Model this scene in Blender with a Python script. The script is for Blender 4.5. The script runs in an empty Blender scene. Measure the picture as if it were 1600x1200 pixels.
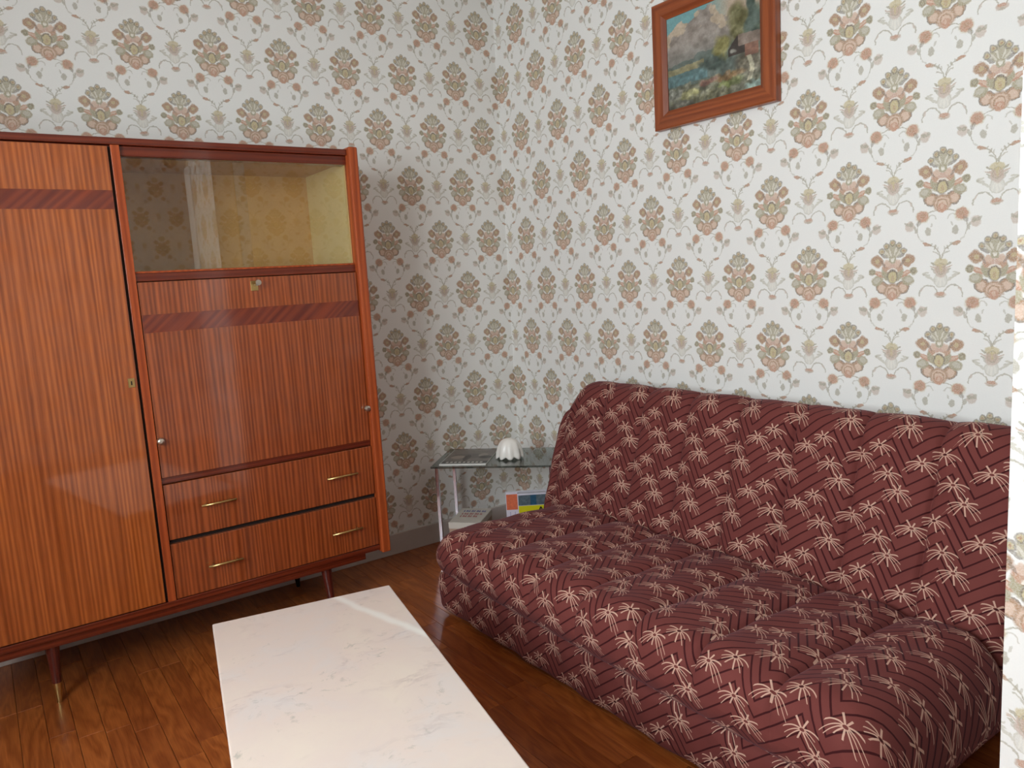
import bpy, bmesh, math, random
import numpy as np
from mathutils import Vector, Matrix
random.seed(7); np.random.seed(7)
scene = bpy.context.scene
COL = scene.collection
R = math.radians

# ------------------------------------------------------------------ camera
CAM = Vector((-2.2714, -3.1974, 1.2763))
YAW, PITCH, ROLL = 0.6143, -0.1399, -0.0594
fw = Vector((math.sin(YAW)*math.cos(PITCH), math.cos(YAW)*math.cos(PITCH), math.sin(PITCH)))
r0 = Vector((math.cos(YAW), -math.sin(YAW), 0)); u0 = r0.cross(fw)
rt = math.cos(ROLL)*r0 + math.sin(ROLL)*u0
up = -math.sin(ROLL)*r0 + math.cos(ROLL)*u0
cam = bpy.data.cameras.new('camera'); camo = bpy.data.objects.new('camera', cam); COL.objects.link(camo)
camo.matrix_world = Matrix(((rt.x, up.x, -fw.x, CAM.x), (rt.y, up.y, -fw.y, CAM.y), (rt.z, up.z, -fw.z, CAM.z), (0, 0, 0, 1)))
cam.sensor_width = 36.0; cam.lens = 1181.5/1600*36; cam.clip_start = 0.02
scene.camera = camo

# ------------------------------------------------------------------ daylight
WORLD_STRENGTH = 25.5
w = bpy.data.worlds.new('overcast_sky'); scene.world = w; w.use_nodes = True
bg = w.node_tree.nodes['Background']; bg.inputs[0].default_value = (0.90, 0.965, 1.0, 1); bg.inputs[1].default_value = WORLD_STRENGTH
WIN_Y0, WIN_Y1, WIN_Z0, WIN_Z1 = -3.05, -1.75, 1.0, 2.3
XW, YR, ZC = -3.35, -4.8, 2.62            # window wall, rear wall, ceiling
pl = bpy.data.lights.new('window_portal', 'AREA'); pl.shape = 'RECTANGLE'; pl.size = WIN_Z1-WIN_Z0; pl.size_y = WIN_Y1-WIN_Y0
pl.cycles.is_portal = True
plo = bpy.data.objects.new('window_portal', pl); COL.objects.link(plo)
plo.location = (XW-0.16, (WIN_Y0+WIN_Y1)/2, (WIN_Z0+WIN_Z1)/2); plo.rotation_euler = (0, R(-90), 0)
vs = scene.view_settings
vs.view_transform = 'Standard'; vs.look = 'None'; vs.exposure = 0.0; vs.gamma = 1.0; vs.use_curve_mapping = False

# ------------------------------------------------------------------ helpers
def lin(c):
    return tuple(((v/255)/12.92 if v/255 <= .04045 else ((v/255+.055)/1.055)**2.4) for v in c) + (1,)

class NT:
    """small node-tree helper"""
    def __init__(s, name):
        s.m = bpy.data.materials.new(name); s.m.use_nodes = True
        s.t = s.m.node_tree; s.t.nodes.clear()
        s.out = s.n('ShaderNodeOutputMaterial')
    def n(s, typ, **kw):
        n = s.t.nodes.new(typ)
        for k, v in kw.items(): setattr(n, k, v)
        return n
    def put(s, sock, v):
        if v is None: return
        if isinstance(v, bpy.types.NodeSocket): s.t.links.new(v, sock)
        elif isinstance(v, (tuple, list)) and sock.type == 'RGBA' and len(v) == 3: sock.default_value = (*v, 1)
        else: sock.default_value = v
    def math(s, op, a, b=None, c=None, clamp=False):
        n = s.n('ShaderNodeMath', operation=op, use_clamp=clamp)
        for i, v in enumerate((a, b, c)): s.put(n.inputs[i], v)
        return n.outputs[0]
    def vmath(s, op, a, b=None, sc=None):
        n = s.n('ShaderNodeVectorMath', operation=op)
        s.put(n.inputs[0], a); s.put(n.inputs[1], b)
        if sc is not None: s.put(n.inputs[3], sc)
        return n.outputs['Value'] if op in ('LENGTH', 'DOT_PRODUCT', 'DISTANCE') else n.outputs['Vector']
    def xyz(s, x, y, z=0.0):
        n = s.n('ShaderNodeCombineXYZ'); s.put(n.inputs[0], x); s.put(n.inputs[1], y); s.put(n.inputs[2], z); return n.outputs[0]
    def sep(s, v):
        n = s.n('ShaderNodeSeparateXYZ'); s.put(n.inputs[0], v); return n.outputs
    def mix(s, f, a, b):
        n = s.n('ShaderNodeMix', data_type='RGBA'); s.put(n.inputs[0], f); s.put(n.inputs[6], a); s.put(n.inputs[7], b); return n.outputs[2]
    def mapr(s, v, a, b, c=0.0, d=1.0, smooth=False):
        n = s.n('ShaderNodeMapRange', interpolation_type='SMOOTHSTEP' if smooth else 'LINEAR')
        s.put(n.inputs[0], v); s.put(n.inputs[1], a); s.put(n.inputs[2], b); s.put(n.inputs[3], c); s.put(n.inputs[4], d); return n.outputs[0]
    def mapping(s, v, loc=(0, 0, 0), rot=(0, 0, 0), sc=(1, 1, 1), typ='POINT'):
        n = s.n('ShaderNodeMapping', vector_type=typ); s.put(n.inputs[0], v)
        n.inputs[1].default_value = loc; n.inputs[2].default_value = rot; n.inputs[3].default_value = sc; return n.outputs[0]
    def noise(s, v, scale, detail=2.0, rough=0.5, dist=0.0, col=False):
        n = s.n('ShaderNodeTexNoise'); s.put(n.inputs['Vector'], v); n.inputs['Scale'].default_value = scale
        n.inputs['Detail'].default_value = detail; n.inputs['Roughness'].default_value = rough; n.inputs['Distortion'].default_value = dist
        return n.outputs['Color' if col else 'Fac']
    def ramp(s, f, stops):
        n = s.n('ShaderNodeValToRGB'); s.put(n.inputs[0], f); e = n.color_ramp.elements
        while len(e) < len(stops): e.new(0.5)
        for el, (p, c) in zip(e, stops): el.position = p; el.color = c
        return n.outputs[0]
    def coord(s, which='Object'): return s.n('ShaderNodeTexCoord').outputs[which]
    def bsdf(s, **kw):
        b = s.n('ShaderNodeBsdfPrincipled')
        for k, v in kw.items(): s.put(b.inputs[k.replace('_', ' ')], v)
        s.t.links.new(b.outputs[0], s.out.inputs[0]); return b
    def bump(s, b, h, strength=.2, dist=.002):
        n = s.n('ShaderNodeBump'); n.inputs['Strength'].default_value = strength; n.inputs['Distance'].default_value = dist
        s.put(n.inputs['Height'], h); s.t.links.new(n.outputs[0], b.inputs['Normal'])

def plain(name, col, rough=.5, metal=0.0, noise=.06, scale=30, **kw):
    t = NT(name); c = lin(col)
    f = t.noise(t.coord(), scale, 3)
    cc = t.mix(f, tuple(v*(1-noise) for v in c[:3]) + (1,), tuple(min(1, v*(1+noise)) for v in c[:3]) + (1,))
    t.bsdf(Base_Color=cc, Roughness=rough, Metallic=metal, **kw)
    return t.m

# ------------------------------------------------------------------ materials
def wallpaper(name='floral_wallpaper', full=True):
    """damask paper; UV in metres: u/0.14 = half columns, v = height"""
    t = NT(name); uv = t.coord('UV'); s = t.sep(uv)
    U = t.math('DIVIDE', s[0], 0.14)
    W = t.math('ADD', t.math('DIVIDE', t.math('SUBTRACT', s[1], 2.38), 0.24705), 219/771)
    k = t.math('FLOOR', W); f = t.math('FRACT', W)
    uu = t.math('WRAP', t.math('ADD', t.math('ADD', U, k), 1.0), 1.0, -1.0)
    px = t.math('MULTIPLY', t.math('ABSOLUTE', uu), 455.0)
    py = t.math('MULTIPLY_ADD', f, 771.0, -219.0)
    nz = t.noise(uv, 110.0, 2.0, col=True)
    p = t.vmath('ADD', t.xyz(px, py, 0.0), t.vmath('SCALE', t.vmath('SUBTRACT', nz, (.5, .5, .5)), sc=30.0))
    p = t.vmath('MULTIPLY', p, (1, 1, 0))
    base = lin((236, 235, 232)); base2 = lin((230, 229, 226))
    col = t.mix(t.noise(uv, 260.0, 2.0), base, base2)
    G = lin((160, 150, 118)); Bn = lin((166, 126, 90)); Ro = lin((186, 134, 104)); K = lin((208, 178, 156)); Y = lin((190, 174, 124))
    D = lin((98, 80, 60)); P = lin((200, 196, 184)); St = lin((158, 150, 128)); Wt = lin((232, 228, 218)); Pk = lin((196, 178, 166))
    cnt_ = [0]
    def step():
        # chain the coordinate to the colour now and then so that the shader compiler evaluates the motif piece by piece
        nonlocal p
        cnt_[0] += 1
        if cnt_[0] % 12 == 0: p = t.vmath('ADD', p, t.vmath('SCALE', col, sc=1e-7))
    def el(cx, cy, rx, ry, c, rot=0, al=1.0, soft=.25):
        nonlocal col
        if not full and rx*ry < 1500: return
        step()
        q = t.mapping(p, (cx, cy, 0), (0, 0, R(rot)), (rx, ry, 1), 'TEXTURE')
        a = t.mapr(t.vmath('LENGTH', q), 1+soft*.5, 1-soft*.5, 0.0, al)
        col = t.mix(a, col, c)
    def ring(cx, cy, rx, ry, c, wd=.16, rot=0, al=1.0, clip=None):
        nonlocal col
        if not full: return
        step()
        q = t.mapping(p, (cx, cy, 0), (0, 0, R(rot)), (rx, ry, 1), 'TEXTURE')
        a = t.mapr(t.math('ABSOLUTE', t.math('SUBTRACT', t.vmath('LENGTH', q), 1.0)), wd, wd*.4, 0.0, al)
        if clip is not None:
            sp = t.sep(q); a = t.math('MULTIPLY', a, t.math('GREATER_THAN', sp[0] if clip == 'right' else sp[1], 0.0))
            if clip == 'quad': a = t.math('MULTIPLY', a, t.math('GREATER_THAN', sp[0], .1))
        col = t.mix(a, col, c)
    # stems under the medallion
    ring(95, -45, 95, 38, St, .14, -22, .8, 'up'); ring(160, -150, 62, 110, St, .10, 0, .75, 'right')
    ring(90, -75, 38, 42, St, .18, 0, .5, 'up'); ring(295, 621, 62, 110, St, .09, 180, .4, 'right')
    # pineapple bouquet on the axis half a column away (u = 455)
    ring(300, 335, 152, 150, St, .045, 0, .8, 'quad'); ring(372, 335, 78, 82, St, .09, 0, .65, 'quad')
    el(398, 452, 9, 22, St, -25, .7); el(368, 478, 8, 16, St, -40, .6); el(425, 440, 7, 16, St, -10, .5)
    el(322, 484, 40, 17, Bn, -14, .85); el(312, 489, 24, 9, Ro, -14, .8)
    el(318, 226, 34, 9, P, 12); el(326, 206, 38, 10, P, -8); el(344, 186, 36, 10, P, -30); el(300, 214, 12, 8, St, 0, .5); el(378, 168, 26, 10, P, -50, .9)
    el(455, 168, 60, 66, P, 0, .6); ring(455, 158, 58, 60, P, .14, 0, .9); el(455, 150, 10, 60, Wt, 0, .6); el(430, 160, 8, 44, Wt, -14, .5)
    el(396, 300, 38, 9, St, -30, .9); el(390, 274, 40, 8, Bn, -22, .6); el(396, 248, 38, 9, St, -30, .8); el(404, 222, 30, 8, St, -40, .6)
    el(455, 250, 56, 66, Pk); el(455, 262, 50, 50, Bn, 0, .38); el(455, 318, 60, 34, Y, 0, .8); ring(455, 262, 34, 48, St, .12, 0, .7); el(455, 268, 12, 40, Y, 0, .7)
    ring(345, 30, 82, 88, St, .10, 12, .75, 'up'); el(285, 82, 24, 10, Pk, 60, .7)
    el(455, 30, 52, 26, Bn, 0, .6); el(455, 38, 38, 16, Ro, 0, .8); el(455, 10, 30, 10, St, 0, .5)
    # rose, grey blossom, bud, leaf
    el(175, -42, 66, 58, Y, 0, .45); el(175, -40, 54, 50, Ro, 0, .95); el(170, -34, 26, 24, Bn, 0, .6)
    el(208, -92, 20, 30, D, 30, .45)
    el(292, -118, 44, 46, Bn, 0, .5); el(278, -104, 22, 20, St, 0, .8); el(318, -98, 26, 14, St, 35, .7)
    el(122, -176, 27, 38, St, -6, .75); el(238, -150, 13, 34, St, -14, .7); el(90, -120, 9, 22, St, 20, .5)
    # medallion
    el(100, 105, 62, 56, Bn, 20); el(102, 98, 40, 36, K, 20); ring(100, 105, 62, 56, D, .14, 20, .75)
    el(0, 66, 84, 74, Bn); el(0, 62, 66, 58, K); ring(0, 55, 46, 44, Bn, .22); el(0, 24, 40, 40, Ro); el(0, 36, 16, 20, K, 0, .7)
    el(150, 170, 60, 46, G, -15, .95); el(158, 172, 36, 26, P, -15, .55)
    el(118, 228, 78, 24, Ro, 22); el(128, 236, 56, 10, K, 22, .8)
    el(204, 252, 36, 34, G); ring(204, 252, 20, 19, D, .35, 0, .5)
    el(60, 235, 46, 70, G, -20); el(48, 300, 52, 52, Ro, 0, .8); el(50, 330, 30, 34, K, -30, .8)
    el(152, 352, 66, 46, Bn, 15); el(150, 350, 40, 62, Bn, -10, .9); el(150, 352, 22, 20, Y, 0, .7); el(95, 330, 10, 46, D, -35, .55)
    el(0, 205, 52, 66, D); el(0, 200, 42, 54, Y); el(0, 190, 16, 26, Bn, 0, .55); ring(0, 250, 44, 26, Wt, .3, 0, .8, 'up')
    el(0, 365, 36, 40, G); el(0, 368, 18, 24, Wt, 0, .9)
    el(80, 398, 42, 15, D, 28, .7)
    el(0, 445, 84, 70, G, 0, .9); el(28, 440, 8, 50, Wt, -20, .55); el(60, 425, 8, 46, Wt, -42, .5)
    for cx, cy in ((0, 518), (62, 490), (108, 442)):
        el(cx, cy, 31, 31, D, 0, .72); el(cx, cy, 20, 20, Y, 0, .8); el(cx, cy, 9, 9, Bn)
    col = t.mix(t.mapr(t.noise(uv, 330.0, 3.0, .7), .42, .7, .07, .46), col, base)
    b = t.bsdf(Base_Color=col, Roughness=.62, Specular_IOR_Level=.25)
    t.bump(b, t.noise(uv, 700.0, 2.0), .08, .0006)
    return t.m

def fabric():
    """velvet with palm heads over a zigzag; UV in metres"""
    t = NT('palm_velvet'); uv = t.coord('UV'); s = t.sep(uv)
    CU, CV = .172, .1755
    fu = t.math('MULTIPLY', t.math('FRACT', t.math('DIVIDE', s[0], CU)), CU)
    # asymmetric zigzag
    up_ = t.math('MULTIPLY', fu, .088/.112)
    dn = t.math('MULTIPLY', t.math('SUBTRACT', CU, fu), .088/(CU-.112))
    zz = t.math('MINIMUM', up_, dn)
    ln = t.math('FRACT', t.math('DIVIDE', t.math('SUBTRACT', s[1], zz), CV/5))
    ph = t.math('ABSOLUTE', t.math('SUBTRACT', ln, .5))
    steep = t.math('GREATER_THAN', fu, .112)
    wd = t.math('MULTIPLY_ADD', steep, .035, .075)
    line = t.math('LESS_THAN', ph, wd)
    n1 = t.noise(uv, 9.0, 3.0); n2 = t.noise(uv, 900.0, 1.0)
    base = t.mix(n1, lin((100, 48, 45)), lin((118, 61, 56)))
    col = t.mix(t.math('MULTIPLY', line, .97), base, lin((56, 12, 16)))
    pal = None
    for cx, cy, n, ph0, wdx in ((.030, .05, 11, .15, 1.0), (.083, .083, 10, .62, -1.0), (.118, .008, 10, .40, 1.0), (.152, -.036, 11, .05, -1.0)):
        x = t.math('WRAP', t.math('SUBTRACT', s[0], cx), CU/2, -CU/2)
        y = t.math('WRAP', t.math('SUBTRACT', s[1], cy), CV/2, -CV/2)
        y = t.math('ADD', y, t.math('MULTIPLY', t.math('MULTIPLY', x, x), 13.0))            # drooping leaf tips
        y2 = t.math('MULTIPLY', y, 1.85)
        r = t.vmath('LENGTH', t.xyz(x, y2, 0.0))
        th = t.math('MULTIPLY_ADD', t.math('ARCTAN2', y2, x), n/(2*math.pi), ph0)
        fr = t.math('ABSOLUTE', t.math('SUBTRACT', t.math('FRACT', th), .5))
        d = t.math('MULTIPLY', t.math('MULTIPLY', fr, r), 2*math.pi/n)
        cell = t.math('FLOOR', th)
        wn = t.n('ShaderNodeTexWhiteNoise', noise_dimensions='1D'); t.put(wn.inputs['W'], t.math('ADD', cell, cx*50))
        rmax = t.math('MULTIPLY_ADD', wn.outputs[0], .026, .029)
        a = t.math('MULTIPLY', t.math('LESS_THAN', d, .0021), t.math('LESS_THAN', r, rmax))
        a = t.math('MULTIPLY', a, t.math('GREATER_THAN', r, .006))
        pal = a if pal is None else t.math('MAXIMUM', pal, a)
    thr = t.math('MULTIPLY_ADD', n2, .3, .6)
    col = t.mix(t.math('MULTIPLY', pal, thr), col, lin((216, 178, 158)))
    b = t.bsdf(Base_Color=col, Roughness=.82, Specular_IOR_Level=.2, Sheen_Weight=.09, Sheen_Roughness=.45)
    b.inputs['Sheen Tint'].default_value = lin((200, 170, 190))
    h = t.math('ADD', t.math('MULTIPLY', line, -.6), t.math('MULTIPLY_ADD', n2, .25, t.math('MULTIPLY', pal, .5)))
    t.bump(b, h, .35, .002)
    return t.m

def veneer(name, axis='z', light=(176, 92, 42), dark=(122, 52, 20), freq=1.0, diag=0, rough=.2, coat=.5):
    t = NT(name); o = t.coord('Object')
    if diag: o = t.mapping(o, rot=(0, R(diag), 0))
    ax = {'z': (1, 1, .035), 'x': (.035, 1, 1), 'y': (1, .035, 1)}[axis]
    v = t.mapping(o, sc=ax)
    sp = t.sep(v); along = t.math('ADD', sp[0], t.math('MULTIPLY', sp[1], .4)) if axis == 'z' else t.math('ADD', sp[2], t.math('MULTIPLY', sp[1 if axis == 'x' else 0], .4))
    wob = t.noise(v, 14.0, 2.0)
    st = t.math('SINE', t.math('MULTIPLY_ADD', along, 2*math.pi*62*freq, t.math('MULTIPLY', wob, 22.0)))
    fine = t.noise(v, 420.0, 2.0)
    mid = t.noise(v, 60.0*freq, 2.0)
    f = t.math('MULTIPLY_ADD', st, .13, t.math('MULTIPLY_ADD', mid, .5, t.math('MULTIPLY_ADD', fine, .30, .10)))
    c = t.ramp(f, [(.30, lin(dark)), (.5, lin(tuple((x+y)//2 for x, y in zip(light, dark)))), (.72, lin(light))])
    b = t.bsdf(Base_Color=c, Roughness=rough, Coat_Weight=coat, Coat_Roughness=.07, Coat_IOR=1.6, Specular_IOR_Level=.35)
    t.bump(b, fine, .05, .0005)
    return t.m

def plank_mat():
    t = NT('varnished_plank'); o = t.coord('Object')
    oi = t.n('ShaderNodeObjectInfo').outputs['Random']
    off = t.xyz(t.math('MULTIPLY', oi, 37.0), t.math('MULTIPLY', oi, 91.0), 0.0)
    v = t.vmath('ADD', t.mapping(o, sc=(1, .18, 1)), off)
    n = t.noise(v, 9.0, 3.0, .55, .4)
    wv = t.math('FRACT', t.math('MULTIPLY', n, 9.0))
    ring = t.math('ABSOLUTE', t.math('SUBTRACT', wv, .5))
    fine = t.noise(t.vmath('ADD', t.mapping(o, sc=(1, .04, 1)), off), 260.0, 2.0)
    f = t.math('ADD', t.math('MULTIPLY', ring, .55), t.math('MULTIPLY', fine, .5))
    c = t.ramp(f, [(.2, lin((140, 70, 28))), (.75, lin((196, 114, 54)))])
    br = t.mix(t.math('MULTIPLY', oi, .6), c, t.mix(f, lin((98, 42, 18)), lin((150, 76, 34))))
    b = t.bsdf(Base_Color=br, Roughness=.34, Coat_Weight=.25, Coat_Roughness=.22, Specular_IOR_Level=.4)
    t.bump(b, fine, .1, .0006)
    return t.m

def marble():
    t = NT('pink_white_marble'); o = t.coord('Object')
    w_ = t.vmath('ADD', o, t.vmath('SCALE', t.noise(o, 5.0, 4.0, col=True), sc=.18))
    cl = t.noise(w_, 4.0, 5.0, .6)
    base = t.ramp(cl, [(.3, lin((220, 211, 208))), (.5, lin((225, 208, 199))), (.7, lin((229, 214, 201)))])
    v = t.noise(t.mapping(w_, rot=(0, 0, R(35)), sc=(1, 2.6, 1)), 3.2, 6.0, .62)
    vein = t.mapr(t.math('ABSOLUTE', t.math('SUBTRACT', v, .5)), .035, .0, 0.0, 1.0)
    msk = t.mapr(t.noise(o, 7.0, 3.0), .5, .66, 0.0, .34)
    c = t.mix(t.math('MULTIPLY', vein, msk), base, lin((168, 146, 146)))
    sp = t.noise(w_, 34.0, 4.0, .7)
    c = t.mix(t.math('MULTIPLY', t.mapr(sp, .58, .7), t.mapr(t.noise(o, 5.0, 2.0), .48, .62, 0.0, .55)), c, lin((150, 150, 140)))
    # one white quartz vein across the corner nearest the cabinet (object space: x along width, y along length)
    s = t.sep(t.vmath('ADD', o, t.vmath('SCALE', t.vmath('SUBTRACT', t.noise(o, 9.0, 3.0, col=True), (.5, .5, .5)), sc=.03)))
    d = t.math('ABSOLUTE', t.math('ADD', t.math('MULTIPLY', t.math('SUBTRACT', s[0], .333), .916), t.math('MULTIPLY', t.math('SUBTRACT', s[1], -.006), .40)))
    c = t.mix(t.mapr(d, .016, .004, 0.0, .85), c, lin((240, 236, 230)))
    t.bsdf(Base_Color=c, Roughness=.28, Coat_Weight=.25, Coat_Roughness=.12)
    return t.m

def colattr(name, rough=.5):
    t = NT(name); a = t.n('ShaderNodeVertexColor', layer_name='Col')
    n = t.noise(t.coord(), 160.0, 3.0)
    c = t.mix(t.mapr(n, .35, .65, 0.0, .16), a.outputs[0], lin((70, 62, 52)))
    t.bsdf(Base_Color=c, Roughness=rough); return t.m

def glass_pane(name, tint=(.93, .96, .93), refl=.12, rough=.01):
    t = NT(name); tr = t.n('ShaderNodeBsdfTransparent'); tr.inputs[0].default_value = (*tint, 1)
    gl = t.n('ShaderNodeBsdfGlossy'); gl.inputs['Roughness'].default_value = rough
    lw = t.n('ShaderNodeLayerWeight'); lw.inputs[0].default_value = .5
    mx = t.n('ShaderNodeMixShader')
    f = t.math('MULTIPLY_ADD', t.math('POWER', lw.outputs['Facing'], 4.0), .7, refl, clamp=True)
    t.t.links.new(f, mx.inputs[0]); t.t.links.new(tr.outputs[0], mx.inputs[1]); t.t.links.new(gl.outputs[0], mx.inputs[2])
    t.t.links.new(mx.outputs[0], t.out.inputs[0]); return t.m

M = dict(
    paper=wallpaper(), paper2=wallpaper('floral_wallpaper_coarse', False), fabric=fabric(), marble=marble(), plank=plank_mat(),
    door=veneer('sapele_veneer', light=(184, 99, 43), dark=(130, 60, 20), coat=1.0, rough=.3),
    leaf=veneer('sapele_veneer_fine', freq=1.1, light=(170, 86, 42), dark=(114, 50, 21), coat=1.0, rough=.3),
    rail=veneer('mahogany_rail', 'x', light=(118, 46, 22), dark=(84, 26, 12), rough=.3),
    edge=veneer('mahogany_edge', light=(182, 86, 40), dark=(140, 58, 24), freq=.7, rough=.42, coat=.15),
    band=veneer('diagonal_veneer', light=(136, 54, 26), dark=(96, 32, 16), coat=1.0, diag=-48, freq=.55),
    leg=veneer('dark_turned_wood', light=(96, 36, 26), dark=(62, 18, 14), rough=.3),
    dark=plain('dark_gap', (28, 16, 12), .8), inside=plain('yellow_lining', (226, 206, 146), .55, scale=18),
    inback=plain('tan_back_board', (206, 164, 96), .5, noise=.12, scale=14),
    brass=plain('brass', (205, 180, 120), .3, 1.0), steel=plain('satin_steel', (205, 200, 190), .3, 1.0),
    chrome=plain('chrome_tube', (225, 222, 232), .12, 1.0, noise=.02), black=plain('black_metal', (26, 24, 26), .4, .6),
    skirt=plain('grey_painted_skirting', (196, 186, 180), .5), ceil=plain('white_ceiling', (208, 202, 192), .8),
    wpaint=plain('white_gloss_paint', (240, 240, 238), .35), sub=plain('dark_subfloor', (40, 24, 16), .9),
    frame=veneer('frame_wood', 'y', light=(158, 84, 46), dark=(120, 56, 28), rough=.4, coat=.2, freq=.6),
    framev=veneer('frame_wood_upright', 'z', light=(158, 84, 46), dark=(120, 56, 28), rough=.4, coat=.2, freq=.6),
    paint=colattr('landscape_oil_print', .55), cover=colattr('magazine_print', .35),
    wpane=glass_pane('window_glass', (.97, .98, .98), .04), cpane=glass_pane('sliding_glass', (.96, .95, .92), .075),
    smoke=glass_pane('smoked_table_glass', (.52, .57, .55), .10),
    porcelain=plain('white_porcelain', (236, 232, 226), .3, noise=.03), white=plain('white_card', (206, 198, 188), .6),
    tan=plain('tan_card', (178, 150, 130), .6), page=plain('paper_pages', (228, 226, 220), .7),
    yellow=plain('yellow_print', (214, 204, 20), .4), orange=plain('orange_print', (214, 110, 76), .4, noise=.3, scale=90),
    lilac=plain('pale_lilac_print', (214, 208, 220), .4), blueprint=plain('blue_ink', (74, 72, 150), .5), redprint=plain('red_ink', (172, 70, 70), .5),
    greyphoto=plain('grey_photo_print', (92, 104, 112), .35, noise=.9, scale=70), blackink=plain('black_ink', (24, 24, 20), .5),
    bluegrey=plain('blue_photo_print', (44, 84, 110), .35, noise=.6, scale=70),
)

# ------------------------------------------------------------------ mesh building
class MB:
    def __init__(s): s.v = []; s.f = []
    def add(s, vs, fs):
        o = len(s.v); s.v += [tuple(v) for v in vs]; s.f += [tuple(i+o for i in f) for f in fs]; return s
    def box(s, x0, x1, y0, y1, z0, z1):
        return s.add([(x, y, z) for z in (z0, z1) for y in (y0, y1) for x in (x0, x1)],
                     [(0, 2, 3, 1), (4, 5, 7, 6), (0, 1, 5, 4), (2, 6, 7, 3), (0, 4, 6, 2), (1, 3, 7, 5)])
    def lathe(s, prof, c=(0, 0, 0), n=24, axis='z'):
        """prof: (radius, height) list, closed by caps; axis z or y"""
        vs = []
        for r, h in prof:
            for i in range(n):
                a = 2*math.pi*i/n
                p = (r*math.cos(a), r*math.sin(a), h) if axis == 'z' else (r*math.cos(a), h, r*math.sin(a))
                vs.append((p[0]+c[0], p[1]+c[1], p[2]+c[2]))
        fs = [(j*n+i, j*n+(i+1) % n, (j+1)*n+(i+1) % n, (j+1)*n+i) for j in range(len(prof)-1) for i in range(n)]
        fs += [tuple(range(n-1, -1, -1)), tuple((len(prof)-1)*n+i for i in range(n))]
        return s.add(vs, fs)
    def tube(s, p0, p1, r0, r1=None, n=10):
        r1 = r0 if r1 is None else r1
        p0, p1 = Vector(p0), Vector(p1); d = (p1-p0).normalized(); a = d.orthogonal().normalized(); b = d.cross(a)
        vs = [p+(a*math.cos(2*math.pi*i/n)+b*math.sin(2*math.pi*i/n))*r for p, r in ((p0, r0), (p1, r1)) for i in range(n)]
        return s.add(vs, [(i, (i+1) % n, n+(i+1) % n, n+i) for i in range(n)] + [tuple(range(n-1, -1, -1)), tuple(range(n, 2*n))])
    def build(s, name, mat, parent=None, bevel=0.0, seg=2, smooth=False, loc=None):
        me = bpy.data.meshes.new(name); me.from_pydata(s.v, [], s.f)
        bm = bmesh.new(); bm.from_mesh(me); bmesh.ops.recalc_face_normals(bm, faces=bm.faces)
        if bevel:
            bmesh.ops.bevel(bm, geom=[e for e in bm.edges], offset=bevel, segments=seg, affect='EDGES', profile=.5, clamp_overlap=True)
        bm.to_mesh(me); bm.free()
        if smooth: me.polygons.foreach_set('use_smooth', [True]*len(me.polygons))
        me.materials.append(M[mat] if isinstance(mat, str) else mat)
        return link(name, me, parent, loc)
def link(name, me, parent=None, loc=None):
    o = bpy.data.objects.new(name, me); COL.objects.link(o)
    if parent is not None: o.parent = parent
    if loc: o.location = loc
    return o
def tag(o, label, cat=None, group=None, kind=None):
    if label: o['label'] = label
    if cat: o['category'] = cat
    if group: o['group'] = group
    if kind: o['kind'] = kind
    return o
def thing(name, label, cat, loc=(0, 0, 0), rz=0.0, group=None):
    o = bpy.data.objects.new(name, None); COL.objects.link(o); o.empty_display_size = .1
    o.location = loc; o.rotation_euler = (0, 0, rz); return tag(o, label, cat, group)
def bx(name, mat, x0, x1, y0, y1, z0, z1, parent=None, bevel=0.0, seg=2):
    return MB().box(x0, x1, y0, y1, z0, z1).build(name, mat, parent, bevel, seg)
def uvmap(o, fn):
    me = o.data; l = me.uv_layers.new(name='UVMap')
    for p in me.polygons:
        for li in p.loop_indices:
            l.data[li].uv = fn(me.vertices[me.loops[li].vertex_index].co, p.normal)

# ------------------------------------------------------------------ the room
U_L, U_R = 1.75*.14, -2.25*.14
o = bx('wall_left', 'paper', XW-.2, .2, 0, .2, -.02, ZC); uvmap(o, lambda c, n: (c.x+U_L, c.z)); tag(o, 'floral papered wall behind the cabinet', 'wall', kind='structure')
o = bx('wall_right', 'paper', 0, .2, YR, 0, -.02, ZC); uvmap(o, lambda c, n: (-c.y+U_R, c.z)); tag(o, 'floral papered wall behind the sofa', 'wall', kind='structure')
PX, PY0, PY1 = -.93, -2.684, -3.30
o = bx('wall_pier', 'paper', PX, -.001, PY1, PY0, -.02, ZC)
uvmap(o, lambda c, n: ((-c.y-2.722+.14*2 if abs(n.x) > .5 else c.x), c.z)); tag(o, 'floral papered wall pier at the end of the sofa', 'wall', kind='structure')
o = bx('wall_rear', 'paper2', XW-.2, .2, YR-.2, YR, -.02, ZC); uvmap(o, lambda c, n: (c.x, c.z)); tag(o, 'floral papered wall opposite the cabinet', 'wall', kind='structure')
mb = MB()
for a in ((YR, WIN_Y0, -.02, ZC), (WIN_Y1, 0, -.02, ZC), (WIN_Y0, WIN_Y1, -.02, WIN_Z0), (WIN_Y0, WIN_Y1, WIN_Z1, ZC)):
    mb.box(XW-.2, XW, *a)
o = mb.build('wall_window', 'paper2'); uvmap(o, lambda c, n: (c.y, c.z)); tag(o, 'floral papered wall with the window', 'wall', kind='structure')
o = bx('ceiling', 'ceil', XW-.2, .2, YR-.2, .2, ZC, ZC+.1); tag(o, 'plain white ceiling', 'ceiling', kind='structure')
tag(bx('baseboard_left', 'skirt', XW, 0, -.014, 0, 0, .10, bevel=.003), 'grey painted skirting board under the cabinet wall', 'baseboard', kind='structure')
tag(bx('baseboard_right', 'skirt', -.014, 0, PY0, -.014, 0, .10, bevel=.003), 'grey painted skirting board behind the sofa', 'baseboard', kind='structure')
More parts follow.
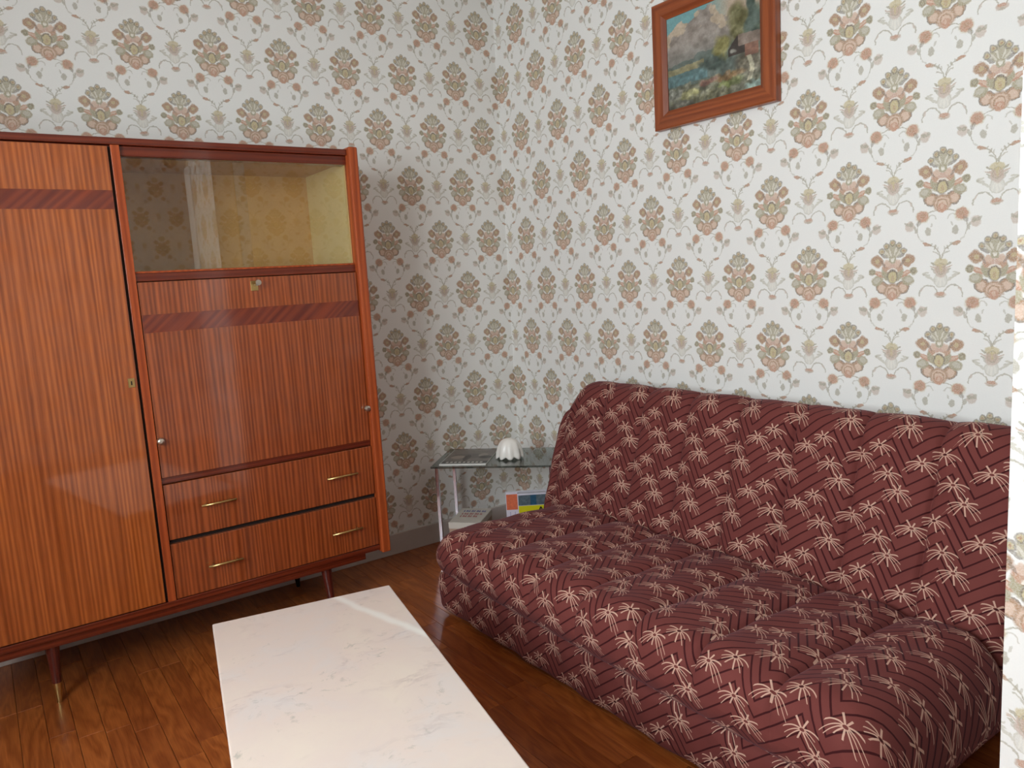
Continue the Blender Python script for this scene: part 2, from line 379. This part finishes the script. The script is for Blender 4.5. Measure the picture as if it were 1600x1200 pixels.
tag(bx('trim_1', 'wpaint', PX-.012, PX, PY1-.02, PY1+.11, 0, 2.15, bevel=.004), 'white painted casing on the edge of the pier', 'trim', kind='structure')

wn = thing('window_1', 'white framed window in the side wall', 'window', (XW-.12, (WIN_Y0+WIN_Y1)/2, WIN_Z0)); wn['kind'] = 'structure'
ww, wh = (WIN_Y1-WIN_Y0)/2, WIN_Z1-WIN_Z0
mb = MB()
for a in ((-ww, ww, 0, .06), (-ww, ww, wh-.06, wh), (-ww, -ww+.06, .06, wh-.06), (ww-.06, ww, .06, wh-.06), (-.05, .05, .06, wh-.06)): mb.box(-.03, .03, *a)
mb.build('window_frame', 'wpaint', wn)
for sx in (-1, 1):
    a, b = sorted((sx*.05, sx*(ww-.06))); bx('pane', 'wpane', -.003, .003, a, b, .06, wh-.06, wn)

# floor: planks run from the cabinet wall towards the rear wall
fl = bx('floor', 'sub', XW-.2, .2, YR-.2, .2, -.06, -.016); tag(fl, 'varnished reddish wooden plank floor', 'floor', kind='structure')
PW = .07; lens = (.42, .5, .56, .62)
pm = {}
for L in lens+(.16, .24, .33):
    me = MB().box(-PW/2+.0006, PW/2-.0006, -L+.0006, -.0006, -.016, 0)
    q = me.build('plank', 'plank', fl, bevel=.0008, seg=1); pm[L] = q.data; bpy.data.objects.remove(q)
rest = MB(); cnt = 0; x = -1.75+PW/2-31*PW
while x < 0:
    y = 0.0; first = True
    while y > YR:
        L = random.choice((.16, .24, .33, .42)) if first else random.choice(lens)
        first = False
        vis = x > -2.75 and y > -2.7 and x < -.75 or (y > -.9 and x > -2.75)
        if vis and cnt < 300:
            p_ = link('plank', pm[L], fl, (x, y, 0)); cnt += 1
        else:
            rest.box(x-PW/2+.0006, x+PW/2-.0006, max(y-L, YR)+.0006, y-.0006, -.016, 0)
        y -= L
    x += PW
rp = rest.build('plank_field', 'plank', fl); rp['kind'] = 'stuff'

# ------------------------------------------------------------------ cabinet
CX0, CX1, CF = -2.44, -1.0, -.46
cab = thing('wall_cabinet', 'tall glossy striped wood cabinet with glass display, drop leaf and drawers', 'cabinet', (0, -.02, 0))
cb = lambda n, m, x0, x1, y0, y1, z0, z1, par=cab, bev=.002, seg=2: bx(n, m, x0, x1, y0+.02, y1+.02, z0, z1, par, bev, seg)
for (a, b) in ((CX1-.038, CX1), (CX0, CX0+.038)):
    mb = MB().box(a, b, -.455, 0, .205, 1.798); mb.build('side_panel', 'edge', cab, bevel=.006)
cb('top_panel', 'rail', CX0+.038, CX1-.038, CF+.002, -.02, 1.768, 1.79)
cb('top_rail', 'rail', CX0+.038, CX1-.038, CF+.016, CF+.06, 1.735, 1.767)
cb('back_panel', 'inback', CX0+.03, CX1-.03, -.032, -.022, .215, 1.78, bev=0)
cb('bottom_panel', 'rail', CX0+.02, CX1-.038, CF+.005, -.03, .215, .237)
cb('base_frame', 'rail', CX0+.09, CX1-.10, CF+.014, -.06, .188, .214)
DX = -1.828                                             # upright between the tall door and the display side
cb('upright', 'edge', DX-.012, DX+.014, CF+.002, -.034, .238, 1.767, bev=.001)
# tall door
door = cb('door', 'door', CX0+.04, DX-.021, CF, CF+.02, .242, 1.762, bev=.0015)
cb('veneer_band', 'band', CX0+.041, DX-.022, CF-.0006, CF+.004, 1.566, 1.625, door, 0)
lp = cb('lock_plate', 'brass', -1.877, -1.857, CF-.003, CF+.002, .992, 1.022, door, .001, 1)
cb('keyhole', 'dark', -1.869, -1.865, CF-.0036, CF-.001, 1.0, 1.013, lp, 0)
cb('door_gap', 'dark', DX-.021, DX-.012, CF+.012, CF+.03, .242, 1.762, cab, 0)
# display compartment
IX0, IX1 = DX+.014, CX1-.038
cb('lining', 'inside', IX1-.004, IX1, -.43, -.034, 1.362, 1.745, bev=0)
cb('lining', 'inside', IX0, IX0+.004, -.43, -.034, 1.362, 1.745, bev=0)
cb('lining', 'inback', IX0, IX1, -.43, -.034, 1.745, 1.752, bev=0)
cb('shelf', 'rail', IX0, IX1, CF+.012, -.034, 1.334, 1.360, bev=.0015)
cb('glass_track', 'edge', IX0, IX1, CF+.014, CF+.036, 1.3605, 1.367, bev=.001)
g1 = cb('glass_pane', 'cpane', IX0+.002, -1.42, CF+.027, CF+.031, 1.366, 1.74, bev=0)
g2 = cb('glass_pane', 'cpane', -1.46, IX1-.002, CF+.018, CF+.022, 1.366, 1.74, bev=0)
# drop leaf
leaf = cb('drop_leaf', 'leaf', IX0+.003, IX1-.003, CF+.006, CF+.026, .672, 1.331, bev=0)
cb('veneer_band', 'band', IX0+.004, IX1-.004, CF+.0054, CF+.01, 1.164, 1.224, leaf, 0)
lp = cb('lock_plate', 'brass', -1.446, -1.420, CF+.003, CF+.008, 1.283, 1.318, leaf, .001, 1)
mb = MB().tube((-1.433, CF+.022, 1.303), (-1.433, CF-.008, 1.303), .0035); mb.lathe([(.004, -.002), (.010, -.002), (.010, .002), (.004, .002)], (-1.427, CF-.006, 1.311), 14, 'y'); mb.build('key', 'steel', lp)
for kx in (-1.803, -1.048):
    MB().lathe([(.011, .022), (.0125, .016), (.0125, .008), (.010, .004), (.005, .002)], (kx, CF, .800), 20, 'y').build('hinge_knob', 'steel', cab, smooth=False)
cb('drawer_rail', 'rail', IX0, IX1, CF+.012, CF+.04, .648, .671)
for z0, z1, hz in ((.452, .646, .553), (.240, .436, .331)):
    dr = cb('drawer', 'leaf', IX0+.003, IX1-.003, CF+.004, CF+.024, z0, z1, bev=.0015)
    for h0, h1 in ((-1.70, -1.582), (-1.240, -1.115)):
        mb = MB().tube((h0, CF+.003, hz), (h1, CF+.003, hz), .0042)
        for hx in (h0+.018, h1-.018): mb.tube((hx, CF+.024, hz), (hx, CF+.003, hz), .003)
        mb.build('handle', 'brass', dr, smooth=True)
cb('drawer_gap', 'dark', IX0, IX1, CF+.02, CF+.04, .436, .452, bev=0)
for lx, ly in ((-2.19, -.415), (-1.258, -.415), (-2.19, -.06), (-1.265, -.06)):
    dx = .006 if lx > -1.5 else -.004
    dy = -.022 if ly < -.2 else .0
    P = lambda h, ly=ly, lx=lx, dx=dx, dy=dy: (lx+dx*(1-h/.19), ly+.02+dy*(1-h/.19), h)
    lg = MB().tube(P(.19), P(.062), .021, .0135, 18).build('leg', 'leg', cab, smooth=False)
    MB().tube(P(.064), P(.0), .0142, .0075, 18).build('ferrule', 'brass' if ly < -.2 else 'black', lg)  # rear ferrules are black: shade under the cabinet put into their colour

# ------------------------------------------------------------------ sofa
def cushion(name, parent, y0, y1, cen, hx, hy, tilt, rad, endL, endR, seams, amp, bulge_dir, uoff=0, wr=.0025):
    """cross-section (X to the rear, Y up), swept along y from y0 (cabinet end) down to y1; ends rounded"""
    ca, sa = math.cos(tilt), math.sin(tilt)
    ys = []
    edges = [y0] + [s for s in seams if y1 < s < y0] + [y1]
    for a, b in zip(edges[:-1], edges[1:]):
        n = max(6, int(abs(a-b)/.012)); ys += [a+(b-a)*(.5-.5*math.cos(math.pi*i/n)) if True else 0 for i in range(n)]
    ys.append(y1)
    nA, nS1, nS2 = 8, 22, 14
    V = []; UV = []; N = None; EY = []
    for y in ys:
        dl, dr = y0-y, y-y1
        def dl_(Rr, d, amt): return 0 if d >= Rr else amt*(1-math.sqrt(max(0, 1-((Rr-d)/Rr)**2)))
        ex = dl_(endL[0], dl, endL[0])+dl_(endR[0], dr, endR[0]); ey = dl_(endL[1], dl, endL[2])+dl_(endR[1], dr, endR[2])
        EY.append(ey)
        ax, ay = max(hx-ex, .006), max(hy-ey, .006); r = min(rad, ax*.98, ay*.98)
        cy = -(hy-ay)*endL[3]
        i = max(k for k in range(len(edges)-1) if y <= edges[k]+1e-9); a, b = edges[i], edges[i+1]
        wv = (y-a)/(b-a); g = amp*(1-abs(2*wv-1)**3.2) - amp*.55*math.exp(-((min(abs(y-a), abs(y-b)))/.005)**2)*(0 < i or wv > .5)*(i < len(edges)-2 or wv < .5)
        g *= min(1, min(ax/hx, ay/hy)*1.2)
        pts = []
        corners = [(ax-r, -ay+r, -90, 0), (-ax+r, -ay+r, 270, 180), (-ax+r, ay-r, 180, 90), (ax-r, ay-r, 90, 0)]
        # bottom rear -> bottom front -> front -> top -> rear
        def arc(cx, cyy, a0, a1, n): return [(cx+r*math.cos(R(a0+(a1-a0)*j/n)), cyy+r*math.sin(R(a0+(a1-a0)*j/n)), math.cos(R(a0+(a1-a0)*j/n)), math.sin(R(a0+(a1-a0)*j/n))) for j in range(n+1)]
        def seg(p, q, nx, ny, n): return [(p[0]+(q[0]-p[0])*j/n, p[1]+(q[1]-p[1])*j/n, nx, ny) for j in range(1, n)]
        A1 = arc(-ax+r, -ay+r, 270, 180, nA); A2 = arc(-ax+r, ay-r, 180, 90, nA); A3 = arc(ax-r, ay-r, 90, 0, nA); A0 = arc(ax-r, -ay+r, 0, -90, nA)
        ring = A1 + seg(A1[-1], A2[0], -1, 0, nS1 if hy > hx else nS2) + A2 + seg(A2[-1], A3[0], 0, 1, nS2 if hy > hx else nS1) + A3 + seg(A3[-1], A0[0], 1, 0, nS2) + A0 + seg(A0[-1], A1[0], 0, -1, nS2)
        L = 0; prev = None
        for (px, py, nx, ny) in ring:
            mk = max(0, min(1, bulge_dir(nx, ny)))
            wob = wr*(math.sin(y*23+px*31)+math.sin(y*41-py*37+1.3))*mk
            qx, qy = px+nx*(g*mk+wob), py+cy+ny*(g*mk+wob)
            V.append((cen[0]+qx*ca+qy*sa, y, cen[1]-qx*sa+qy*ca))
            if prev: L += math.hypot(px-prev[0], py-prev[1])
            prev = (px, py); UV.append([-y+uoff, L])
        N = len(ring)
    # use the arc length of the middle station everywhere so that the print stays straight
    mk_ = len(ys)//2; us = [0.0]*len(ys); us[mk_] = -ys[mk_]+uoff
    for k in range(mk_+1, len(ys)): us[k] = us[k-1]+math.hypot(ys[k]-ys[k-1], EY[k]-EY[k-1])
    for k in range(mk_-1, -1, -1): us[k] = us[k+1]-math.hypot(ys[k]-ys[k+1], EY[k]-EY[k+1])
    mid = mk_*N; lens_ = [UV[mid+j][1] for j in range(N)]
    tot = lens_[-1] + .02
    F = [(k*N+j, k*N+(j+1) % N, (k+1)*N+(j+1) % N, (k+1)*N+j) for k in range(len(ys)-1) for j in range(N)]
    F += [tuple(range(N)), tuple((len(ys)-1)*N+j for j in range(N-1, -1, -1))]
    me = bpy.data.meshes.new(name); me.from_pydata(V, [], F)
    l = me.uv_layers.new(name='UVMap')
    for p in me.polygons:
        js = [v % N for v in p.vertices]; wrapq = (0 in js and N-1 in js and len(js) == 4)
        for li, vi in zip(p.loop_indices, p.vertices):
            j = vi % N; v_ = lens_[j]
            if wrapq and j == 0: v_ = tot
            u_ = us[vi//N]
            if len(js) > 4: u_, v_ = V[vi][0], V[vi][2]
            l.data[li].uv = (u_, v_)
    bm = bmesh.new(); bm.from_mesh(me); bmesh.ops.recalc_face_normals(bm, faces=bm.faces); bm.to_mesh(me); bm.free()
    me.polygons.foreach_set('use_smooth', [True]*len(me.polygons))
    me.materials.append(M['fabric'])
    return link(name, me, parent)

sofa = thing('sofa_bed', 'armless dark red velvet sofa printed with palm leaves and zigzags', 'sofa', (0, 0, 0))
SEAMS = [-2.250+.2172*k for k in range(0, 8)][::-1]
cushion('seat_cushion', sofa, -.705, -2.505, (-.660, .262), .318, .098, R(2), .085, (.15, .27, .097, .8), (.10, .11, .097, .0), SEAMS, .015, lambda nx, ny: .35+ny*.9-max(0, nx)*2 if ny > -.2 else 0, uoff=.02)
cushion('backrest', sofa, -.685, -2.475, (-.222, .500), .085, .330, R(17), .082, (.03, .17, .16, 1), (.05, .05, .05, 1), SEAMS, .015, lambda nx, ny: -nx*1.1+max(0, ny)*.12, uoff=.05)
cushion('base', sofa, -.712, -2.415, (-.53, .094), .400, .080, 0, .035, (.03, .03, .03, 0), (.05, .03, .03, 0), [], .006, lambda nx, ny: -nx, uoff=.09)

# ------------------------------------------------------------------ marble coffee table
ct = thing('coffee_table', 'low coffee table with a pale pink marble slab on a dark metal frame', 'coffee table', (-1.847, -1.129, 0), R(-11.3))
TL, TW = 1.08, .49
mb = MB().box(0, TW, -TL, 0, .378, .400); mb.build('marble_top', 'marble', ct, bevel=.004, seg=3)
mb = MB()
for a in ((.006, .02, -TL+.006, -.006), (TW-.02, TW-.006, -TL+.006, -.006)): mb.box(a[0], a[1], a[2], a[3], .345, .378)
for a in ((-.02, -.006), (-TL+.006, -TL+.02)): mb.box(.02, TW-.02, a[0], a[1], .345, .378)
mb.build('frame', 'black', ct)
for lx in (.008, TW-.038):
    for ly in (-.038, -TL+.008): bx('leg', 'black', lx, lx+.03, ly, ly+.03, 0, .345, ct, .002)

# ------------------------------------------------------------------ corner table of smoked glass, set diagonally in the corner
TA = math.atan2(-.713, .70)
gt = thing('glass_side_table', 'smoked glass side table with chrome legs across the room corner', 'side table', (-.689, -.284, 0), TA)
GL, GD = .548, .345           # local x along the front edge, local y to the corner
bx('glass_top', 'smoke', 0, GL, 0, GD, .452, .461, gt, .001, 1)
for lx in (.014, GL-.017):
    for ly in (.018, GD-.03):
        bx('leg', 'chrome', lx, lx+.015, ly, ly+.015, 0, .452, gt, .001, 1)
def loc2(x, y):               # corner table local -> world
    return (-.689+x*math.cos(TA)-y*math.sin(TA), -.284+x*math.sin(TA)+y*math.cos(TA))

def grid_print(name, parent, n, m_, fn, P0, PU, PV, mat, thick=None):
    P0, PU, PV = Vector(P0), Vector(PU), Vector(PV)
    vs = [P0+PU*(i/(n-1))+PV*(j/(m_-1)) for j in range(m_) for i in range(n)]
    fs = [(j*n+i, j*n+i+1, (j+1)*n+i+1, (j+1)*n+i) for j in range(m_-1) for i in range(n-1)]
    me = bpy.data.meshes.new(name); me.from_pydata([tuple(v) for v in vs], [], fs)
    S_, T_ = np.meshgrid(np.linspace(0, 1, n), np.linspace(0, 1, m_))
    C = np.ones((m_, n, 4), np.float32); C[..., :3] = fn(S_, T_)
    C[..., :3] = np.where(C[..., :3] <= .04045, C[..., :3]/12.92, ((np.clip(C[..., :3], 0, 1)+.055)/1.055)**2.4)
    a = me.color_attributes.new('Col', 'FLOAT_COLOR', 'POINT'); a.data.foreach_set('color', C.reshape(-1))
    me.materials.append(M[mat]); return link(name, me, parent)
def vnoise(S_, T_, fx, fy, seed):
    rng = np.random.RandomState(seed); g = rng.rand(int(fy)+3, int(fx)+3)
    x, y = S_*fx, T_*fy; i, j = x.astype(int), y.astype(int); a, b = x-i, y-j; a = a*a*(3-2*a); b = b*b*(3-2*b)
    return (g[j, i]*(1-a)+g[j, i+1]*a)*(1-b)+(g[j+1, i]*(1-a)+g[j+1, i+1]*a)*b
def fbm(S_, T_, f, seed): return sum(vnoise(S_, T_, f*2**k, f*2**k, seed+k)/2**(k+1) for k in range(4))

# magazine
mg = thing('magazine', 'glossy grey photo magazine lying flat on the smoked glass table', 'magazine', (*loc2(.035, .022), .4612), TA)
bx('pages', 'page', 0, .214, 0, .285, 0, .005, mg)
def cov(S_, T_):
    n = fbm(S_, T_, 6, 3)
    c = np.zeros(S_.shape+(3,)); c[:] = (.44, .41, .39); c += (n[..., None]-.47)*.2
    def blob(cx, cy, rx, ry, col):
        k = (((S_-cx)/rx)**2+((T_-cy)/ry)**2 < 1+(n-.47)*1.2); c[k] = col
    blob(.45, .52, .40, .17, (.34, .32, .31)); blob(.25, .45, .16, .10, (.58, .53, .49)); blob(.47, .42, .07, .2, (.17, .15, .15)); blob(.78, .6, .10, .12, (.55, .51, .48)); blob(.86, .45, .13, .10, (.16, .16, .17))
    k = (T_ < .20) & (T_ > .06); c[k] = (.15, .15, .16)
    k = (T_ < .16) & (T_ > .09) & (np.abs((S_*11) % 1-.5) < .3) & (S_ > .08) & (S_ < .92); c[k] = (.78, .77, .75)
    k = (T_ < .05) | (S_ < .02); c[k] = (.72, .73, .74)
    return c
grid_print('cover', mg, 90, 110, cov, (0, 0, .0054), (.214, 0, 0), (0, .285, 0), 'cover')

# scalloped porcelain ornament (an upturned ruffled bowl)
vs, fs = [], []; NR, NA = 26, 120
for i in range(NR+1):
    t_ = i/NR
    for j in range(NA):
        a = 2*math.pi*j/NA; lob = math.cos(9*a)
        r = .058*(math.sin(t_*math.pi/2)**.8)*(1+.07*lob*t_**1.5)
        z = .088*math.cos(t_*math.pi/2)**.85 + .010*t_**6*(0.5+.5*math.cos(9*a+math.pi)) + .002
        vs.append((r*math.cos(a), r*.82*math.sin(a), max(z, .0005)))
for i in range(NR):
    for j in range(NA): fs.append((i*NA+j, i*NA+(j+1) % NA, (i+1)*NA+(j+1) % NA, (i+1)*NA+j))
me = bpy.data.meshes.new('shell_ornament'); me.from_pydata(vs, [], fs); me.polygons.foreach_set('use_smooth', [True]*len(me.polygons)); me.materials.append(M['porcelain'])
so = link('shell_ornament', me, None, (-.352, -.425, .4612)); so.rotation_euler = (0, 0, TA)
md = so.modifiers.new('thick', 'SOLIDIFY'); md.thickness = .003; md.offset = -1
tag(so, 'white scalloped dome-shaped porcelain ornament on the smoked glass table', 'ornament')

# small carton with coloured lettering under the table
bx_ = thing('carton', 'low pale carton with blue and red lettering under the glass table', 'box', (-.635, -.319, 0), math.atan2(-.107, .092))
bl, bd = .141, .208
bx('box_body', 'tan', 0, bl*1.02, 0, bd, 0, .190, bx_, .002, 1); bx('lid', 'white', -.002, bl*1.02+.002, -.002, bd+.002, .170, .20, bx_, .002, 1)
for row, (mt, yy, n0) in enumerate((('blueprint', .155, 9), ('redprint', .115, 8), ('redprint', .080, 7))):
    mb = MB()
    for i in range(n0):
        x0 = .022+i*.0125+row*.002; h = .022; wdt = .0036
        mb.box(x0, x0+wdt, yy, yy+h, .2, .2006)
        if i % 3 != 1: mb.box(x0, x0+.0075, yy+(h-.003 if i % 2 else 0), yy+(h if i % 2 else .003), .2, .2006)
        if i % 2: mb.box(x0+.006, x0+.006+wdt, yy, yy+h*.7, .2, .2006)
    mb.build('lettering', mt, bx_)

# upright yellow box and a booklet standing behind it
yc = thing('printed_box', 'thin upright box with a bright yellow front under the glass table', 'box', (-.348, -.459, 0), R(-35))
YW, YD, YH = .20, .026, .298
bx('box_body', 'lilac', 0, YW, 0, YD, 0, YH, yc, .001, 1)
bx('yellow_panel', 'yellow', .004, YW-.002, -.0008, .0004, .01, .240, yc)
for k_ in range(7):
    bx('photo_strip', 'greyphoto' if k_ % 3 != 2 else 'bluegrey', .004+.0274*k_, .004+.0274*(k_+1), -.0008, .0004, .242, .290, yc)
bk = thing('booklet', 'upright booklet with orange photo cover standing behind the yellow box', 'booklet', (-.374, -.402, 0), R(-35))
bx('pages', 'page', .001, .198, .002, .014, .001, .299, bk); 
bx('cover', 'lilac', 0, .20, 0, .002, 0, .30, bk); bx('cover', 'lilac', 0, .20, .014, .016, 0, .30, bk)
bx('photo', 'orange', .003, .15, -.0006, .0002, .215, .288, bk)
for k_ in range(4): bx('printed_line', 'blueprint', .018+k_*.022, .0195+k_*.022, -.0006, .0002, .02, .205, bk)
mb = MB()
for a, b, wd in (((.075, .165), (.105, .232), .006), ((.105, .232), (.135, .165), .006), ((.088, .165), (.105, .203), .004), ((.105, .203), (.122, .165), .004)):
    d = Vector((b[0]-a[0], b[1]-a[1])).normalized(); nx, nz = -d.y*wd/2, d.x*wd/2
    q = [(a[0]+nx, a[1]+nz), (a[0]-nx, a[1]-nz), (b[0]-nx, b[1]-nz), (b[0]+nx, b[1]+nz)]
    mb.add([(x, -.0016, z) for x, z in q]+[(x, -.0008, z) for x, z in q], [(0, 1, 2, 3), (4, 7, 6, 5), (0, 4, 5, 1), (1, 5, 6, 2), (2, 6, 7, 3), (3, 7, 4, 0)])
mb.build('peak_emblem', 'blackink', yc)

# ------------------------------------------------------------------ picture
pc = thing('framed_picture', 'wood framed mountain landscape with a chalet hanging on papered wall', 'picture', (0, -1.35, 1.80))
PYa, PYb, PZ, FB = .272, -.268, .455, .064         # local y of the two ends, height, bar width
X0, X1 = -.034, -.003
def bar(name, mat, q0, q1):
    # mitred bar: q0/q1 = outer & inner edge end points in (y,z); inner edge set back
    (oa, ob), (ia, ib) = q0, q1
    pr = [(X1, 0), (X0+.004, 0), (X0, .08), (X0+.002, .72), (X0+.012, 1.0), (X1, 1.0)]
    vs = []
    for o_, i_ in ((oa, ia), (ob, ib)):
        for px, k in pr: vs.append((px, o_[0]+(i_[0]-o_[0])*k, o_[1]+(i_[1]-o_[1])*k))
    n = len(pr); fs = [(i, (i+1) % n, n+(i+1) % n, n+i) for i in range(n)] + [tuple(range(n)), tuple(range(2*n-1, n-1, -1))]
    return MB().add(vs, fs).build(name, mat, pc)
oc = [(PYa, 0), (PYb, 0), (PYb, PZ), (PYa, PZ)]; ic = [(PYa-FB, FB), (PYb+FB, FB), (PYb+FB, PZ-FB), (PYa-FB, PZ-FB)]
for k in range(4):
    bar('frame_bar', 'frame' if k % 2 == 0 else 'framev', (oc[k], oc[(k+1) % 4]), (ic[k], ic[(k+1) % 4]))
bx('backing', 'tan', -.018, -.004, PYb+.05, PYa-.05, .05, PZ-.05, pc)
def landscape(S_, T_):
    t_ = 1-T_; n = fbm(S_, T_, 7, 11); n2 = fbm(S_, T_, 18, 21); n3 = fbm(S_, T_, 4, 31)
    Sx = S_+(n-.47)*.10; Tx = t_+(n2-.47)*.10
    c = np.zeros(S_.shape+(3,)); c[:] = (.45, .66, .68)
    k = np.clip((Sx-.45)/.25, 0, 1)[..., None]; c = c*(1-k)+np.array((.74, .66, .58))*k                        # warm cloud
    def put(mask, col, v=.12):
        m3 = np.clip(mask, 0, 1)[..., None]; return c*(1-m3)+(np.array(col)+(n2-.47)[..., None]*v*2)*m3
    ridge = np.interp(S_, [0, .06, .17, .26, .35, .47, .54, .60, .70, 1], [.19, .16, .10, .12, .06, .03, .06, .17, .22, .26])
    c = put((Tx > ridge)*1.0, (.60, .56, .53), .2)
    c = put(((Tx > ridge) & (Tx < ridge+.16) & (n > .5))*.8, (.78, .70, .60))
    c = put(np.clip((t_-.30)/.2, 0, 1)*.8, (.50, .50, .48), .1)
    c = put(((Tx > .50-.1*(S_-.3)) & (S_ > -.1))*.9, (.34, .40, .38))
    c = put((np.abs(t_-.60-.06*(n-.5)+.05*S_) < .035)*(S_ < .42)*.9, (.60, .57, .42))
    c = put((np.abs(t_-.69) < .06)*(S_ < .45)*.9, (.34, .48, .50))
    c = put((Tx > .76)*.95, (.42, .42, .35), .3)
    def blob(cx, cy, rx, ry, col, v=.2, a=1.0):
        nonlocal c
        c = put(np.clip((1.15-((Sx-cx)/rx)**2-((Tx-cy)/ry)**2)/.7, 0, 1)*a, col, v)
    blob(.95, .40, .16, .24, (.36, .42, .36)); blob(.77, .30, .11, .22, (.44, .43, .28), .3); blob(.91, .22, .05, .24, (.26, .33, .30)); blob(.91, .34, .09, .14, (.26, .33, .30))
    blob(.60, .50, .11, .13, (.52, .50, .29), .3); blob(.50, .62, .14, .08, (.27, .33, .31))
    blob(.90, .72, .20, .14, (.45, .43, .37), .35); blob(.66, .80, .18, .05, (.52, .42, .30), .3); blob(.66, .87, .14, .05, (.50, .54, .34), .3)
    gab = (t_ > .44+np.abs(S_-.765)*1.15) & (t_ < .62) & (S_ > .67) & (S_ < .84); c = put(gab*1.0, (.20, .17, .16), .06)
    roof = (S_ > .77) & (t_ > .43+.10*(S_-.77)) & (t_ < .55+(S_-.84)*.1); c = put(roof*1.0, (.52, .46, .42), .15)
    wal = (S_ > .84) & (S_ < .97) & (t_ > .55) & (t_ < .67); c = put(wal*1.0, (.52, .36, .30), .12)
    blob(.745, .585, .03, .025, (.62, .62, .58), .05)
    fall = (np.abs(S_-.885-.02*np.sin(t_*18)) < .022) & (t_ > .66) & (t_ < .90); c = put(fall*.9, (.76, .74, .64), .1)
    blob(.93, .96, .13, .05, (.56, .66, .63), .1)
    blob(.45, .80, .09, .03, (.50, .36, .32)); blob(.25, .88, .16, .06, (.56, .55, .36), .4); blob(.08, .84, .09, .07, (.44, .45, .41), .4); blob(.5, .93, .25, .05, (.45, .45, .36), .4); blob(.12, .97, .2, .05, (.34, .34, .30), .3)
    fl_ = np.clip((fbm(S_, T_, 26, 51)-.5)*5, -1, 1)[..., None]*np.clip((t_-.45)*3, .15, 1)[..., None]
    c = c*(1+.22*fl_)
    return c*.86+np.array((.55, .53, .48))*.14
grid_print('painting', pc, 170, 150, landscape, (-.0185, PYa-FB+.004, FB-.004), (0, (PYb-PYa)+2*FB-.008, 0), (0, 0, PZ-2*FB+.008), 'paint')
